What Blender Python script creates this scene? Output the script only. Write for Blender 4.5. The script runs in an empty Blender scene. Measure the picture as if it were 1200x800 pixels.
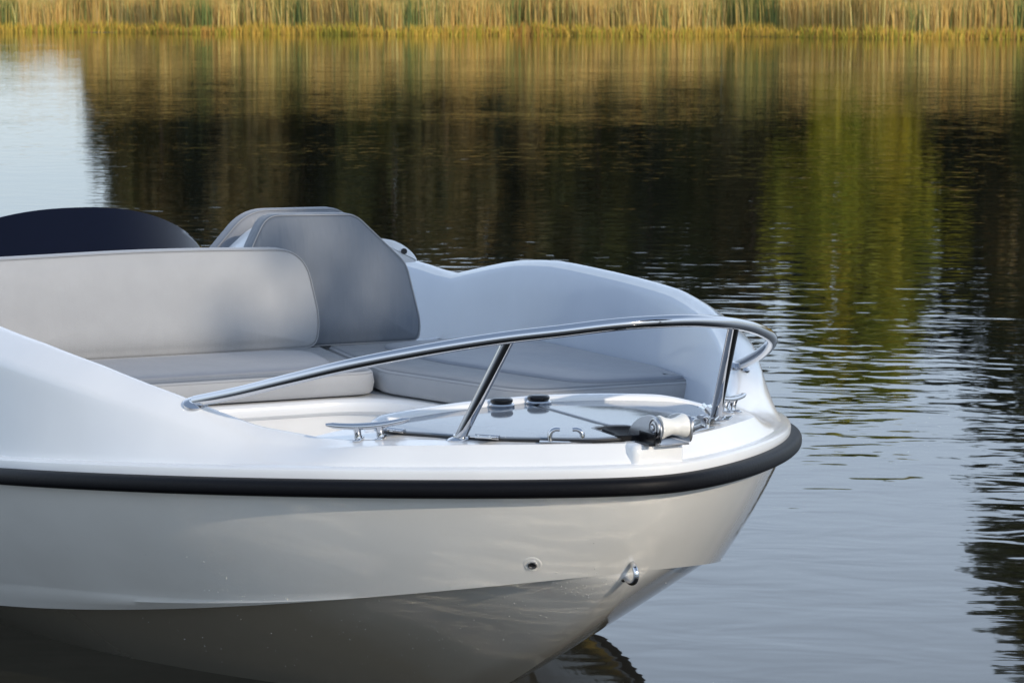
import bpy, bmesh, math, random
import numpy as np
from mathutils import Vector, Matrix, noise as mnoise
R = math.radians
random.seed(7)
rng = np.random.default_rng(7)
scene = bpy.context.scene
col = scene.collection
WL = 0.90                                   # height of the foredeck above the lake

# ------------------------------------------------------------------ helpers
def V(s, y, z):                             # s metres aft of the bow, y to port, z above the foredeck
    return (-s, y, z + WL)

def link(o, parent=None):
    col.objects.link(o)
    if parent is not None: o.parent = parent
    return o

def tag(o, label=None, cat=None, group=None, kind=None):
    for k, v in (('label', label), ('category', cat), ('group', group), ('kind', kind)):
        if v: o[k] = v
    return o

def empty(name, loc=(0, 0, 0)):
    o = bpy.data.objects.new(name, None); o.location = loc
    o.empty_display_size = .1
    return link(o)

class MB:
    """collects vertices and faces, then links them as one mesh object"""
    def __init__(s): s.v = []; s.f = []; s.m = []
    def add(s, vs, fs, mi=0):
        b = len(s.v); s.v += [tuple(p) for p in vs]
        s.f += [tuple(i + b for i in f) for f in fs]; s.m += [mi] * len(fs)
    def grid(s, rows, mi=0, closed=False):
        n = len(rows); k = len(rows[0]); vs = [p for r in rows for p in r]; fs = []
        for i in range(n - 1):
            for j in range(k if closed else k - 1):
                j2 = (j + 1) % k
                fs.append((i * k + j, i * k + j2, (i + 1) * k + j2, (i + 1) * k + j))
        s.add(vs, fs, mi)
    def tube(s, pts, r, n=16, caps=True, mi=0):
        pts = [Vector(p) for p in pts]; rows = []
        up = Vector((0, 0, 1)); prev = None
        for i, p in enumerate(pts):
            t = (pts[min(i + 1, len(pts) - 1)] - pts[max(i - 1, 0)]).normalized()
            if prev is None:
                a = t.cross(up)
                if a.length < 1e-3: a = t.cross(Vector((1, 0, 0)))
                a.normalize()
            else:
                a = (prev - t * prev.dot(t)).normalized()
            prev = a; b = t.cross(a)
            rr = r[i] if isinstance(r, (list, tuple)) else r
            rows.append([p + (a * math.cos(2 * math.pi * k / n) + b * math.sin(2 * math.pi * k / n)) * rr for k in range(n)])
        s.grid(rows, mi, closed=True)
        if caps:
            b0 = len(s.v)
            s.add(rows[0], [tuple(range(n))[::-1]], mi); s.add(rows[-1], [tuple(range(n))], mi)
    def lathe(s, prof, mat, n=32, mi=0):
        rows = [[mat @ Vector((r * math.cos(2 * math.pi * k / n), r * math.sin(2 * math.pi * k / n), z)) for k in range(n)] for r, z in prof]
        s.grid(rows, mi, closed=True)
        for row in (rows[0], rows[-1]): s.add(row, [tuple(range(n))], mi)
    def box(s, size, mat=Matrix(), bev=0.0, seg=2, mi=0):
        bm = bmesh.new(); bmesh.ops.create_cube(bm, size=1)
        bmesh.ops.scale(bm, vec=size, verts=bm.verts)
        if bev: bmesh.ops.bevel(bm, geom=bm.edges[:], offset=bev, segments=seg, affect='EDGES', profile=.5)
        bm.verts.index_update()
        s.add([mat @ v.co for v in bm.verts], [[v.index for v in f.verts] for f in bm.faces], mi); bm.free()
    def rings(s, rings, mi=0, cap=True):
        rows = [list(r) for r in rings]
        s.grid(rows, mi, closed=True); n = len(rows[0])
        if cap:
            s.add(rows[0], [tuple(range(n))[::-1]], mi); s.add(rows[-1], [tuple(range(n))], mi)
    def build(s, name, mats, parent=None, smooth=35, merge=1e-5):
        me = bpy.data.meshes.new(name); me.from_pydata(s.v, [], s.f)
        me.polygons.foreach_set('material_index', s.m)
        if merge or True:
            bm = bmesh.new(); bm.from_mesh(me)
            if merge: bmesh.ops.remove_doubles(bm, verts=bm.verts, dist=merge)
            bmesh.ops.recalc_face_normals(bm, faces=bm.faces)
            bm.to_mesh(me); bm.free()
        for m in (mats if isinstance(mats, (list, tuple)) else [mats]): me.materials.append(m)
        if smooth:
            me.shade_smooth(); me.set_sharp_from_angle(angle=R(smooth))
        me.update()
        return link(bpy.data.objects.new(name, me), parent)

def spline(pts, n=8):
    """Catmull-Rom through the points"""
    P = [np.array(p, float) for p in pts]; out = []
    P = [2 * P[0] - P[1]] + P + [2 * P[-1] - P[-2]]
    for i in range(1, len(P) - 2):
        for k in range(n):
            t = k / n; a, b, c, d = P[i - 1:i + 3]
            out.append(.5 * (2 * b + (c - a) * t + (2 * a - 5 * b + 4 * c - d) * t * t + (3 * b - a - 3 * c + d) * t ** 3))
    out.append(P[-2]); return [tuple(p) for p in out]

def dens(poly, step=.03, closed=True):
    out = []; n = len(poly)
    for i in range(n if closed else n - 1):
        a = np.array(poly[i], float); b = np.array(poly[(i + 1) % n], float); k = max(1, int(np.linalg.norm(b - a) / step))
        out += [tuple(a + (b - a) * j / k) for j in range(k)]
    if not closed: out.append(tuple(poly[-1]))
    return out

def roundpoly(poly, rad, n=7):
    """polygon with every corner rounded; rad is a number or one per corner"""
    out = []; N = len(poly)
    for i in range(N):
        p = np.array(poly[i], float); a = np.array(poly[i - 1], float); b = np.array(poly[(i + 1) % N], float)
        r = rad[i] if isinstance(rad, (list, tuple)) else rad
        da = a - p; db = b - p; la = np.linalg.norm(da); lb = np.linalg.norm(db)
        d = min(r, la * .48, lb * .48)
        if d < 1e-4: out.append(tuple(p)); continue
        A = p + da / la * d; B = p + db / lb * d
        for k in range(n + 1):
            t = k / n; out.append(tuple((1 - t) ** 2 * A + 2 * t * (1 - t) * p + t * t * B))
    return out

def offset(poly, d):
    """move a closed outline inwards by d"""
    P = np.array(poly, float); area = .5 * np.sum(P[:, 0] * np.roll(P[:, 1], -1) - np.roll(P[:, 0], -1) * P[:, 1])
    T = np.roll(P, -1, 0) - np.roll(P, 1, 0); T /= np.maximum(1e-9, np.linalg.norm(T, axis=1))[:, None]
    Nn = np.stack([-T[:, 1], T[:, 0]], 1) * (1 if area > 0 else -1)
    return [tuple(p) for p in P + Nn * d]

def lerp_tab(tab, x):
    xs = [t[0] for t in tab]
    return [float(np.interp(x, xs, [t[i] for t in tab])) for i in range(1, len(tab[0]))]

def smoothstep(a, b, x):
    t = min(1, max(0, (x - a) / (b - a))); return t * t * (3 - 2 * t)

# ------------------------------------------------------------------ materials
def mat(name, base=(.8, .8, .8), rough=.5, metal=0., **k):
    m = bpy.data.materials.new(name); m.use_nodes = True
    b = m.node_tree.nodes['Principled BSDF']
    b.inputs['Base Color'].default_value = (*base, 1); b.inputs['Roughness'].default_value = rough; b.inputs['Metallic'].default_value = metal
    for q, v in k.items(): b.inputs[q.replace('_', ' ')].default_value = v
    return m
def nodes(m): return m.node_tree.nodes, m.node_tree.links, m.node_tree.nodes['Principled BSDF']
def add_bump(m, scale, dist, strength=1., detail=3, vec=None, kind='NOISE', stretch=(1, 1, 1)):
    N, L, b = nodes(m)
    tc = N.new('ShaderNodeTexCoord'); mp = N.new('ShaderNodeMapping'); mp.inputs['Scale'].default_value = stretch
    L.new(tc.outputs['Object'], mp.inputs['Vector'])
    t = N.new('ShaderNodeTexNoise'); t.inputs['Scale'].default_value = scale; t.inputs['Detail'].default_value = detail
    L.new(mp.outputs[0], t.inputs['Vector'])
    bp = N.new('ShaderNodeBump'); bp.inputs['Distance'].default_value = dist; bp.inputs['Strength'].default_value = strength
    L.new(t.outputs['Fac'], bp.inputs['Height']); L.new(bp.outputs[0], b.inputs['Normal'])
    return t, bp
def vary(m, c0, c1, scale, detail=4, stretch=(1, 1, 1), lo=.35, hi=.65):
    N, L, b = nodes(m)
    tc = N.new('ShaderNodeTexCoord'); mp = N.new('ShaderNodeMapping'); mp.inputs['Scale'].default_value = stretch
    L.new(tc.outputs['Object'], mp.inputs['Vector'])
    t = N.new('ShaderNodeTexNoise'); t.inputs['Scale'].default_value = scale; t.inputs['Detail'].default_value = detail
    L.new(mp.outputs[0], t.inputs['Vector'])
    r = N.new('ShaderNodeValToRGB'); r.color_ramp.elements[0].position = lo; r.color_ramp.elements[1].position = hi
    r.color_ramp.elements[0].color = (*c0, 1); r.color_ramp.elements[1].color = (*c1, 1)
    L.new(t.outputs['Fac'], r.inputs[0]); L.new(r.outputs[0], b.inputs['Base Color'])

M = {}
M['gelcoat'] = mat('white gelcoat', (.80, .80, .80), .22, Coat_Weight=.3, Coat_Roughness=.06)
vary(M['gelcoat'], (.775, .775, .775), (.82, .82, .815), 3.0)
M['hullgel'] = mat('hull gelcoat', (.74, .735, .72), .10, Coat_Weight=1., Coat_Roughness=.02)
vary(M['hullgel'], (.71, .69, .645), (.76, .74, .695), 2.2, stretch=(1, 1, 2))
M['liner'] = mat('liner gelcoat with painted shade', (.50, .53, .58), .3, Coat_Weight=.2)  # inner coaming walls: their bluish shade is put into the colour
vary(M['liner'], (.46, .51, .59), (.50, .55, .63), 2.5)
M['bottom'] = mat('hull bottom with painted shade', (.4, .37, .31), .10, Coat_Weight=1., Coat_Roughness=.02)  # shade of the underside put into the colour, fading out towards the bow
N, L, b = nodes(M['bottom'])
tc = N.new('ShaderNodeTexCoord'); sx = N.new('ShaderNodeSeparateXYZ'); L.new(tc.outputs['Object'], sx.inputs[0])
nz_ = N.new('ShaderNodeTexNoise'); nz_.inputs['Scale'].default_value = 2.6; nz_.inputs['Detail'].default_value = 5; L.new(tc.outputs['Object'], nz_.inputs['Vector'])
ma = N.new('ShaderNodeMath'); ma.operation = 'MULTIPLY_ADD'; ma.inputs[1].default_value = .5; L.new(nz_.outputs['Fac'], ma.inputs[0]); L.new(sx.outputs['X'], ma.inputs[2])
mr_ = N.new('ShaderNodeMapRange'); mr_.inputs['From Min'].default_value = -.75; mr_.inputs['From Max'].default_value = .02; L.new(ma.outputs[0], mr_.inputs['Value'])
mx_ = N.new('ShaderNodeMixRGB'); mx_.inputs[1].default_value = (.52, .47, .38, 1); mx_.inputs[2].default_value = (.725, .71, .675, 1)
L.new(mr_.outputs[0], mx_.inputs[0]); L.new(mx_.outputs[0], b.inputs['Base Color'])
M['rubber'] = mat('black rubber', (.004, .004, .0055), .5, Specular_IOR_Level=.16)
add_bump(M['rubber'], 90, .0006, detail=2)
M['steel'] = mat('polished stainless steel', (.60, .60, .615), .07, 1.)
M['steel_worn'] = mat('stainless steel', (.60, .60, .61), .3, 1.)
def fabric(name, c0, c1, rough=.62, crease=.006, tall=.45):
    m = mat(name, c0, rough, Sheen_Weight=.25, Sheen_Roughness=.4)
    vary(m, c0, c1, 9, detail=6)
    N, L, b = nodes(m)
    tc = N.new('ShaderNodeTexCoord')
    w = N.new('ShaderNodeTexVoronoi'); w.inputs['Scale'].default_value = 420
    L.new(tc.outputs['Object'], w.inputs['Vector'])
    n2 = N.new('ShaderNodeTexNoise'); n2.inputs['Scale'].default_value = 7; n2.inputs['Detail'].default_value = 3
    mp = N.new('ShaderNodeMapping'); mp.inputs['Scale'].default_value = (1, 1.6, tall)
    L.new(tc.outputs['Object'], mp.inputs['Vector']); L.new(mp.outputs[0], n2.inputs['Vector'])
    b1 = N.new('ShaderNodeBump'); b1.inputs['Distance'].default_value = .0006; b1.inputs['Strength'].default_value = .6
    b2 = N.new('ShaderNodeBump'); b2.inputs['Distance'].default_value = crease; b2.inputs['Strength'].default_value = .7
    L.new(w.outputs['Distance'], b1.inputs['Height']); L.new(n2.outputs['Fac'], b2.inputs['Height'])
    L.new(b2.outputs[0], b1.inputs['Normal']); L.new(b1.outputs[0], b.inputs['Normal'])
    return m
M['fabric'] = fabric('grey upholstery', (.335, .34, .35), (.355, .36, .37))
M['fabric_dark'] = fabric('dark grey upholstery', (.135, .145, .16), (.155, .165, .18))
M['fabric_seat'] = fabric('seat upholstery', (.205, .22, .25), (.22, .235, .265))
M['fabric_blue'] = fabric('blue grey upholstery', (.145, .165, .195), (.16, .18, .21), crease=.035, tall=.22)
M['piping'] = mat('grey piping', (.30, .305, .315), .55)
M['hatch'] = mat('grey gloss hatch', (.17, .195, .23), .07)
M['black_gloss'] = mat('black gloss plastic', (.006, .006, .007), .16, Specular_IOR_Level=.35)
M['black_matt'] = mat('black plastic', (.012, .012, .013), .5)
M['nylon'] = mat('white nylon', (.78, .77, .73), .3)
M['screen'] = mat('smoked acrylic', (.003, .004, .012), .08, Specular_IOR_Level=.22)

# ------------------------------------------------------------------ hull lines
RL, RB, RP = 2.2511, 1.3065, 1.3311
CL, CB, CP, C0, CZ = 3.1722, 1.1774, 1.7273, .1679, -.3457
LEN = 5.7
def rub_z(s):
    if s <= 1.7: return -.0671 - .0663 * s - .0093 * s * s
    return -.2067 - .059 * (1 - math.exp(-(s - 1.7) / .6))
def rub_pt(phi):                            # phi 0..pi/2 round the bow, more runs straight aft
    if phi <= math.pi / 2:
        e = .09; q = (math.sin(phi) ** 2 * ((1 + e * e) ** (RP / 2) - e ** RP) + e ** RP) ** (2 / RP) - e * e   # blunt, smooth stem
        return RL * (1 - math.cos(phi)), RB * math.sqrt(max(0, q))
    s = RL + (phi - math.pi / 2) * 2.2
    return s, RB - .012 * (s - RL) ** 1.5
def chine_pt(sR):
    s = C0 + .97 * sR; t = s - C0
    ph = math.acos(max(0., 1 - t / CL)); w = CB * math.sin(ph) ** (2 / CP)
    z = CZ - .2319 * t + .023 * t * t if t < 3.2 else CZ - .2319 * 3.2 + .023 * 3.2 ** 2 - .085 * (1 - math.exp(-(t - 3.2)))
    return s, w, z
def keel_z(s):
    d = max(0, s - C0); z = CZ - .6 * d ** .75
    return z if z > -1.3 else -1.3 - .25 * (1 - math.exp((z + 1.3) / .25))
PH = list(np.linspace(0, 1, 85) ** 1.15 * (math.pi / 2)) + [math.pi / 2 + (k / 26) * (LEN - RL) / 2.2 for k in range(1, 27)]
def mirrored(fn):
    """ribs from the port stern round the bow to the starboard stern"""
    rows = []
    half = [fn(p) for p in PH]
    for r in half[::-1]: rows.append([V(s, y, z) for s, y, z in r])
    for r in half[1:]: rows.append([V(s, -y, z) for s, y, z in r])
    return rows

RH = .047                                   # rub rail height
def hull_rib(phi):
    sR, yR = rub_pt(phi); zR = rub_z(sR)
    sC, wC, zC = chine_pt(sR); out = []
    kn = .085 * smoothstep(.50, 2.1, sC); st = .013 * smoothstep(.62, 1.7, sC)   # spray knuckle
    A = np.array((sR, yR, zR - .002)); C = np.array((sC, wC, zC))
    fl = smoothstep(0.0, .5, phi)
    Kt = C + (A - C) * (kn / max(.05, A[2] - C[2]))
    n = 16
    for k in range(n + 1):
        t = k / n; p = A + (Kt - A) * t
        b = math.sin(math.pi * t) * .022
        out.append((p[0] - b * .6 * (1 - fl) - b * .1, p[1] + b * fl * .8 * min(1, yR / .1), p[2]))
    o = np.array(out[-1])
    gd = min(.022, .45 * kn); out.append((o[0], o[1] - st * .6, o[2] - gd * .45)); out.append((o[0], o[1] - st, o[2] - gd))
    o = np.array(out[-1]); c_ = np.array((C[0], C[1] - st, C[2]))
    out.append(tuple(o * .4 + c_ * .6)); out.append(tuple(c_))
    cf = .034 * smoothstep(.19, .34, sC)
    out.append((C[0] + cf * .3, max(0, C[1] - st - cf), C[2] + .002))
    kz = keel_z(sC); Q = np.array(out[-1]); K = np.array((sC, 0, min(kz, Q[2])))
    for k in range(1, 17):
        t = k / 16; p = Q + (K - Q) * t
        p[2] -= math.sin(math.pi * t) * .004 * min(1, Q[1] / .4)
        rr = smoothstep(.86, 1, t)                      # soft keel
        p[2] += .012 * rr * min(1, Q[1] / .2)
        out.append(tuple(p))
    return out

boat = empty('motorboat', (-2.5, 0, 0))
tag(boat, 'white open motorboat with black rub rail, chrome bow rail and grey cushions', 'motorboat')
BOAT_INV = Matrix.Translation((2.5, 0, 0))
def part(mb, name, mats, parent=boat, label=None, **k):
    o = mb.build(name, mats, parent, **k)
    if parent is boat: o.matrix_parent_inverse = BOAT_INV
    else: o.matrix_parent_inverse = Matrix()
    if label: o['label'] = label
    return o

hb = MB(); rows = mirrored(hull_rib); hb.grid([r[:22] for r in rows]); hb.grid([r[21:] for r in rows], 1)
tr = rows[0] + rows[-1][::-1]
hb.add(tr, [tuple(range(len(tr)))])
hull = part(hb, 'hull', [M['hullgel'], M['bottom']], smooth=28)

# rub rail: a D-section swept round the gunwale
def normal_at(phi):
    a = np.array(rub_pt(max(0, phi - 1e-3))); b = np.array(rub_pt(phi + 1e-3))
    if phi < 2e-3: return np.array((-1., 0.))
    t = b - a; t /= np.linalg.norm(t); return np.array((-t[1], t[0]))   # outwards: forward (-s) and outboard (+y)
def rub_rib(phi):
    s, y = rub_pt(phi); z = rub_z(s); n = normal_at(phi); out = []
    for k in range(13):
        a = math.pi * (.5 - k / 12); ca, sa = math.cos(a), math.sin(a)
        x = .034 * abs(ca) ** .75; h = RH / 2 * math.copysign(abs(sa) ** .75, sa)
        out.append((s + n[0] * (x - .004), y + n[1] * (x - .004) if phi > 0 else 0, z - RH / 2 + h))
    return out
rb = MB(); rb.grid(mirrored(rub_rib)); part(rb, 'rub_rail', M['rubber'])

# ------------------------------------------------------------------ deck moulding: gunwale, coaming, inner walls
def deck_z(y): return .012 - .11 * min(abs(y), .8) ** 2
CREST = [  # sR, ridge inset, ridge z, crest inset, crest z, inner top inset, inner bottom inset
    (.00, .105, None, .15, None, .19, .24), (.40, .105, None, .15, None, .19, .24),
]
TAB = [   # s: ridge inset, ridge z, crest inset, crest z
    (.45, .115, -.045, .160, -.024), (.60, .120, -.050, .165, -.026), (.78, .100, -.044, .158, -.010), (1.03, .076, .006, .152, .052),
    (1.33, .060, .057, .146, .110), (1.60, .055, .089, .142, .146), (1.88, .055, .114, .140, .170), (2.4, .060, .132, .145, .186),
    (2.75, .060, .134, .150, .193), (3.0, .075, .112, .150, .178), (3.2, .075, .084, .150, .150), (3.4, .075, .05, .150, .114), (3.60, .07, .02, .150, .074),
    (3.63, .065, .020, .150, .075), (3.85, .06, .04, .150, .090), (4.1, .06, .05, .150, .099), (4.6, .06, .075, .15, .12), (5.8, .06, .075, .15, .12)]
xs = np.array([t[0] for t in TAB]); kern = np.exp(-np.linspace(-2, 2, 21) ** 2)
def tabv(i, s):
    w = .03; xx = s + np.linspace(-w, w, 9); return float(np.mean(np.interp(xx, xs, [t[i] for t in TAB])))
def deck_rib(phi):
    s, y = rub_pt(phi); z = rub_z(s); n = normal_at(phi)
    def q(ins, zz): return (s - n[0] * ins, max(0, y - n[1] * ins) if phi > 0 else 0., zz)
    bow = 1 - smoothstep(.42, .68, s)
    y1 = abs(y - n[1] * .15); dz = deck_z(y1)
    ri, rz, ci, cz = (tabv(i, s) for i in (1, 2, 3, 4))
    ri = ri * (1 - bow) + .066 * bow; ci = ci * (1 - bow) + .15 * bow
    rz = rz * (1 - bow) + (dz - .006) * bow; cz = cz * (1 - bow) + dz * bow
    out = [q(.004, z - .004), q(.002, z + .012), q(.004, z + .022), q(.009, z + .026), q(.018, z + .028), q(.030, z + .029)]
    # outer flank from the toe up to the ridge
    a = out[-1]; toe_in = .030
    for t in (.1, .22, .4, .6, .8, .92):
        f = t ** (1.4 - .6 * bow)
        ii = toe_in + (ri - toe_in) * t
        out.append(q(ii, (z + .031) + (rz - z - .031) * (t if bow < .5 else t)))
    out.append(q(ri + .002, rz + .001))
    for t in (.15, .4, .7, .88): out.append(q(ri + (ci - ri) * t, rz + (cz - rz) * (1 - (1 - t) ** 1.35)))
    out.append(q(ci, cz))
    # crest rolls over into the inner wall
    dn = 1 - bow
    zb = (-.24 - .32 * smoothstep(.9, 1.9, s)) * dn + (dz - .03) * bow
    for t, dzz in ((.012, -.002), (.024, -.008), (.034, -.020), (.042, -.040)):
        out.append(q(ci + t, cz + dzz * dn - .006 * bow))
    h0 = cz - .040
    for t in (.12, .25, .4, .55, .7, .85, 1.):
        out.append(q(ci + .042 + (.085 * math.sin(t * math.pi / 2)) , h0 * dn + (dz - .006) * bow + (zb - (h0 * dn + (dz - .006) * bow)) * t))
    return out
db = MB(); rows = mirrored(deck_rib); NI = 6 + 6 + 1 + 4 + 1 + 3
db.grid([r[:NI] for r in rows]); db.grid([r[NI - 1:] for r in rows], 1)
# foredeck sheet between the gunwale flank and the well
def front_s(y):                             # forward edge: the gunwale curve moved in by 0.15
    best = None
    for p in PH[:70]:
        s, yy = rub_pt(p); n = normal_at(p); fy = yy - n[1] * .149; fs = s - n[0] * .149
        if p == 0: fy = 0; fs = .149
        if best is None: best = (fy, fs)
        if fy >= abs(y):
            t = (abs(y) - best[0]) / max(1e-6, fy - best[0]); return best[1] + (fs - best[1]) * t
        best = (fy, fs)
    return best[1]
def aft_s(y): return .790 - .05 * (abs(y) / .7) ** 2
rows = []
for y in np.linspace(-.665, .665, 85):
    f, a = front_s(y), aft_s(y)
    rows.append([V(f + (a - f) * t, y, deck_z(y)) for t in np.linspace(0, 1, 14)] + [V(a + .012, y, deck_z(y) - .012), V(a + .016, y, deck_z(y) - .05), V(a + .03, y, -.56 + .33 * smoothstep(.25, .5, abs(y)))])
db.grid(rows)
deck = part(db, 'deck', [M['gelcoat'], M['liner']], smooth=38)
from mathutils.bvhtree import BVHTree
_bv = BVHTree.FromPolygons([v.co[:] for v in deck.data.vertices], [p.vertices[:] for p in deck.data.polygons])
def on_deck(s, y):                          # point and normal of the moulding below (s, y)
    p, n, i, d = _bv.ray_cast(Vector(V(s, y, 1.)), Vector((0, 0, -1)))
    return p, (n if n.z > 0 else -n)

# raised lip round the aft side of the hatch
lp = [(.665, -.50), (.70, -.475), (.73, -.43)] + [(aft_s(y) - .035, y) for y in np.linspace(-.38, .40, 14)] + [(.728, .47), (.69, .53), (.63, .575)]
lp = spline([(a, b, 0) for a, b in lp], 5); rows = []
for i, p in enumerate(lp):
    a = np.array(lp[max(0, i - 1)]); b = np.array(lp[min(len(lp) - 1, i + 1)]); t = (b - a) / np.linalg.norm(b - a); nn = np.array((-t[1], t[0]))
    e = i / (len(lp) - 1); g = min(1, smoothstep(0, .12, e), smoothstep(0, .16, 1 - e)); hh = .004 + .024 * g; z0 = deck_z(p[1])
    row = []
    for k in range(11):
        an = math.pi * k / 10; w = .028 * (.6 + .4 * g)
        row.append(V(p[0] + nn[0] * w * math.copysign(abs(math.cos(an)) ** .6, math.cos(an)), p[1] + nn[1] * w * math.copysign(abs(math.cos(an)) ** .6, math.cos(an)), z0 - .004 + hh * math.sin(an) ** .6))
    rows.append(row)
lb = MB(); lb.grid(rows); part(lb, 'hatch_coaming', M['gelcoat'])

# bow platform for the anchor roller
pb = MB()
outl = roundpoly([(.024, -.06), (.024, .085), (.17, .09), (.17, -.07)], [.02, .02, .03, .03])
pl = dens(outl, .02)
pb.rings([[V(a, b, z) for a, b in offset(pl, d)] for d, z in ((.0, -.042), (.0, -.03), (.0, -.008), (.003, .002), (.009, .007), (.018, .009))])
part(pb, 'bow_platform', M['gelcoat'])

# ------------------------------------------------------------------ cockpit liner and floor
lb = MB()
floor_o = [(.80, -.33), (1.3, -.70), (2.0, -.95), (3.9, -1.08), (5.5, -1.06), (5.5, 1.06), (3.9, 1.08), (2.0, .95), (1.3, .70), (.80, .33)]
lb.add([V(a, b, -.54) for a, b in floor_o], [tuple(range(len(floor_o)))])
part(lb, 'cockpit_floor', M['gelcoat'])
bench = roundpoly([(2.27, -1.06), (2.24, .23), (1.66, .42), (1.62, .47), (1.62, 1.10), (3.6, 1.12), (3.6, -1.12)], [.02, .22, .10, .05, .02, .02, .02], 10)
bench = dens(bench, .03)
lb = MB()
lb.rings([[V(a, b, z) for a, b in offset(bench, d)] for d, z in
          ((.05, -.54), (.012, -.235), (.006, -.22), (-.012, -.212), (-.02, -.205), (-.022, -.19), (-.018, -.176), (-.006, -.168), (.01, -.166), (.04, -.166))])
part(lb, 'bench_base', M['gelcoat'])

def cushion(name, outl, z0, z1, panel, parent=boat):
    o = dens(outl, .025); h = z1 - z0; r = .02; mb = MB()
    rr = []
    for k in range(6):
        a = math.pi / 2 * k / 5; rr.append((r * (1 - math.sin(a)), z0 + r * (1 - math.cos(a))))
    rr += [(-.004, (z0 + z1) / 2)]
    for k in range(6):
        a = math.pi / 2 * k / 5; rr.append((r * (1 - math.cos(a)), z1 - r * (1 - math.sin(a))))
    rr += [(.04, z1 + .001)]
    mb.rings([[V(a, b, z) for a, b in offset(o, d)] for d, z in rr])
    # material 1 on the border of the top
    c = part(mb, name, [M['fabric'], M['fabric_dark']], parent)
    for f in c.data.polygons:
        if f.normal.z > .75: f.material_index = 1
    pp = dens(panel, .025); mb = MB()
    mb.rings([[V(a, b, z) for a, b in offset(pp, d)] for d, z in ((0, z1 - .004), (.001, z1 + .003), (.006, z1 + .008), (.02, z1 + .011), (.06, z1 + .012))])
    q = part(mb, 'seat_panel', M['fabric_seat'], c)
    # seam round the front edge
    mb = MB(); e = offset(o, .0035); mb.tube([V(a, b, z1 - .0105) for a, b in e] + [V(*e[0], z1 - .0105)], .0028, 6, caps=False)
    part(mb, 'piping', M['piping'], c)
    return c
ZS, ZB = -.08, -.16
cushion('seat_cushion', roundpoly([(2.27, -1.02), (2.24, .215), (2.92, .30), (2.95, -1.05)], [.03, .07, .03, .03]), ZB, ZS,
        roundpoly([(2.345, -.98), (2.315, .12), (2.80, .20), (2.85, -.98)], [.05, .20, .16, .05], 9))
cushion('seat_cushion', roundpoly([(2.25, .235), (1.68, .405), (1.60, .47), (1.575, 1.05), (1.9, 1.09), (2.92, 1.05), (2.92, .32)], [.05, .10, .10, .04, .05, .05, .03]), ZB, ZS,
        roundpoly([(2.36, .45), (1.80, .60), (1.64, .66), (1.60, 1.00), (1.9, 1.05), (2.86, 1.0), (2.82, .46)], [.16, .12, .12, .05, .1, .1, .12], 9))

def backrest(name, outl, s0, thick, bend, mats=None, parent=boat, lean=.10, label=None, seam=True):
    """outl in (y, z); the face looks forward"""
    o = dens(outl, .02); mb = MB(); r = .022
    zb = min(p[1] for p in o)
    def W(y, z, d): return V(s0 + d + bend(y) + lean * (z - zb), y, z)
    rr = []
    for k in range(6):
        a = math.pi / 2 * k / 5; rr.append((r * (1 - math.sin(a)), thick - r * (1 - math.cos(a))))
    for k in range(6):
        a = math.pi / 2 * k / 5; rr.append((r * (1 - math.cos(a)), r * (1 - math.sin(a))))
    rings = [[W(y, z, d) for y, z in offset(o, ins)] for ins, d in rr]
    mb.grid(rings, closed=True); mb.add(rings[0], [tuple(range(len(o)))])
    # padded face: rows across the outline, slightly crowned
    P = np.array(offset(o, r)); c = P.mean(0); prev = rings[-1]
    for k in range(1, 11):
        t = 1 - k / 10.5; ring = [W(*(c + (p - c) * t), -.020 * (1 - t ** 4)) for p in P]
        mb.grid([prev, ring], closed=True); prev = ring
    mb.add(prev, [tuple(range(len(o)))])
    b = part(mb, name, mats or M['fabric'], parent, label)
    if seam:
        e = offset(o, .004); mb = MB(); mb.tube([W(y, z, .004) for y, z in e] + [W(*e[0], .004)], .0022, 6, caps=False)
        part(mb, 'piping', M['piping'], b)
    return b
backrest('backrest', roundpoly([(-1.0, -.075), (.268, -.082), (.285, .02), (.235, .262), (-.3, .280), (-1.0, .268)], [.05, .06, .10, .11, .3, .1], 9),
         2.84, .09, lambda y: .10 * max(0, y + .25) ** 2 + .06 * max(0, -.45 - y) ** 2)
backrest('backrest', roundpoly([(.05, -.085), (.684, -.088), (.694, -.02), (.648, .19), (.46, .368), (.125, .376), (.05, .24)], [.02, .03, .08, .035, .035, .05, .05], 7),
         2.93, .09, lambda y: .03 * (y - .37) ** 2, mats=M['fabric_blue'])

# helm and companion seat behind the sofa
sh = MB()
so = dens(roundpoly([(.04, -.50), (.69, -.50), (.66, .16), (.50, .32), (.19, .335), (.04, .21)], [.02, .02, .06, .08, .08, .06]), .03)
sh.rings([[V(s, y, z) for y, z in offset(so, d)] for s, d in ((3.05, .02), (3.055, .004), (3.07, 0), (3.23, 0), (3.245, .02))])
st = part(sh, 'seat_shell', M['gelcoat'])
backrest('seat_pad', roundpoly([(.0, -.1), (.70, -.1), (.68, .2), (.525, .368), (.165, .372), (-.005, .19)], [.03, .03, .06, .05, .08, .06]), 3.245, .08, lambda y: 0, parent=st, lean=.03, mats=M['fabric_seat'])
# small moulded bracket beside the port backrest
bk = MB()
bo = dens(roundpoly([(.60, .165), (.765, .175), (.745, .205), (.71, .235), (.66, .258), (.60, .262)], [.01, .02, .04, .04, .02, .01]), .02)
bk.rings([[V(s, y, z) for y, z in offset(bo, d)] for s, d in ((3.12, .008), (3.125, 0), (3.18, 0), (3.185, .008))])
bko = part(bk, 'seat_bracket', M['gelcoat'])
bk = MB(); bk.lathe([(.0105, 0), (.0105, .01)], Matrix.Translation(V(3.112, .705, .215)) @ Matrix.Rotation(R(-90), 4, 'Y'), 16)
part(bk, 'pivot_bolt', M['black_matt'], bko)

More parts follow.
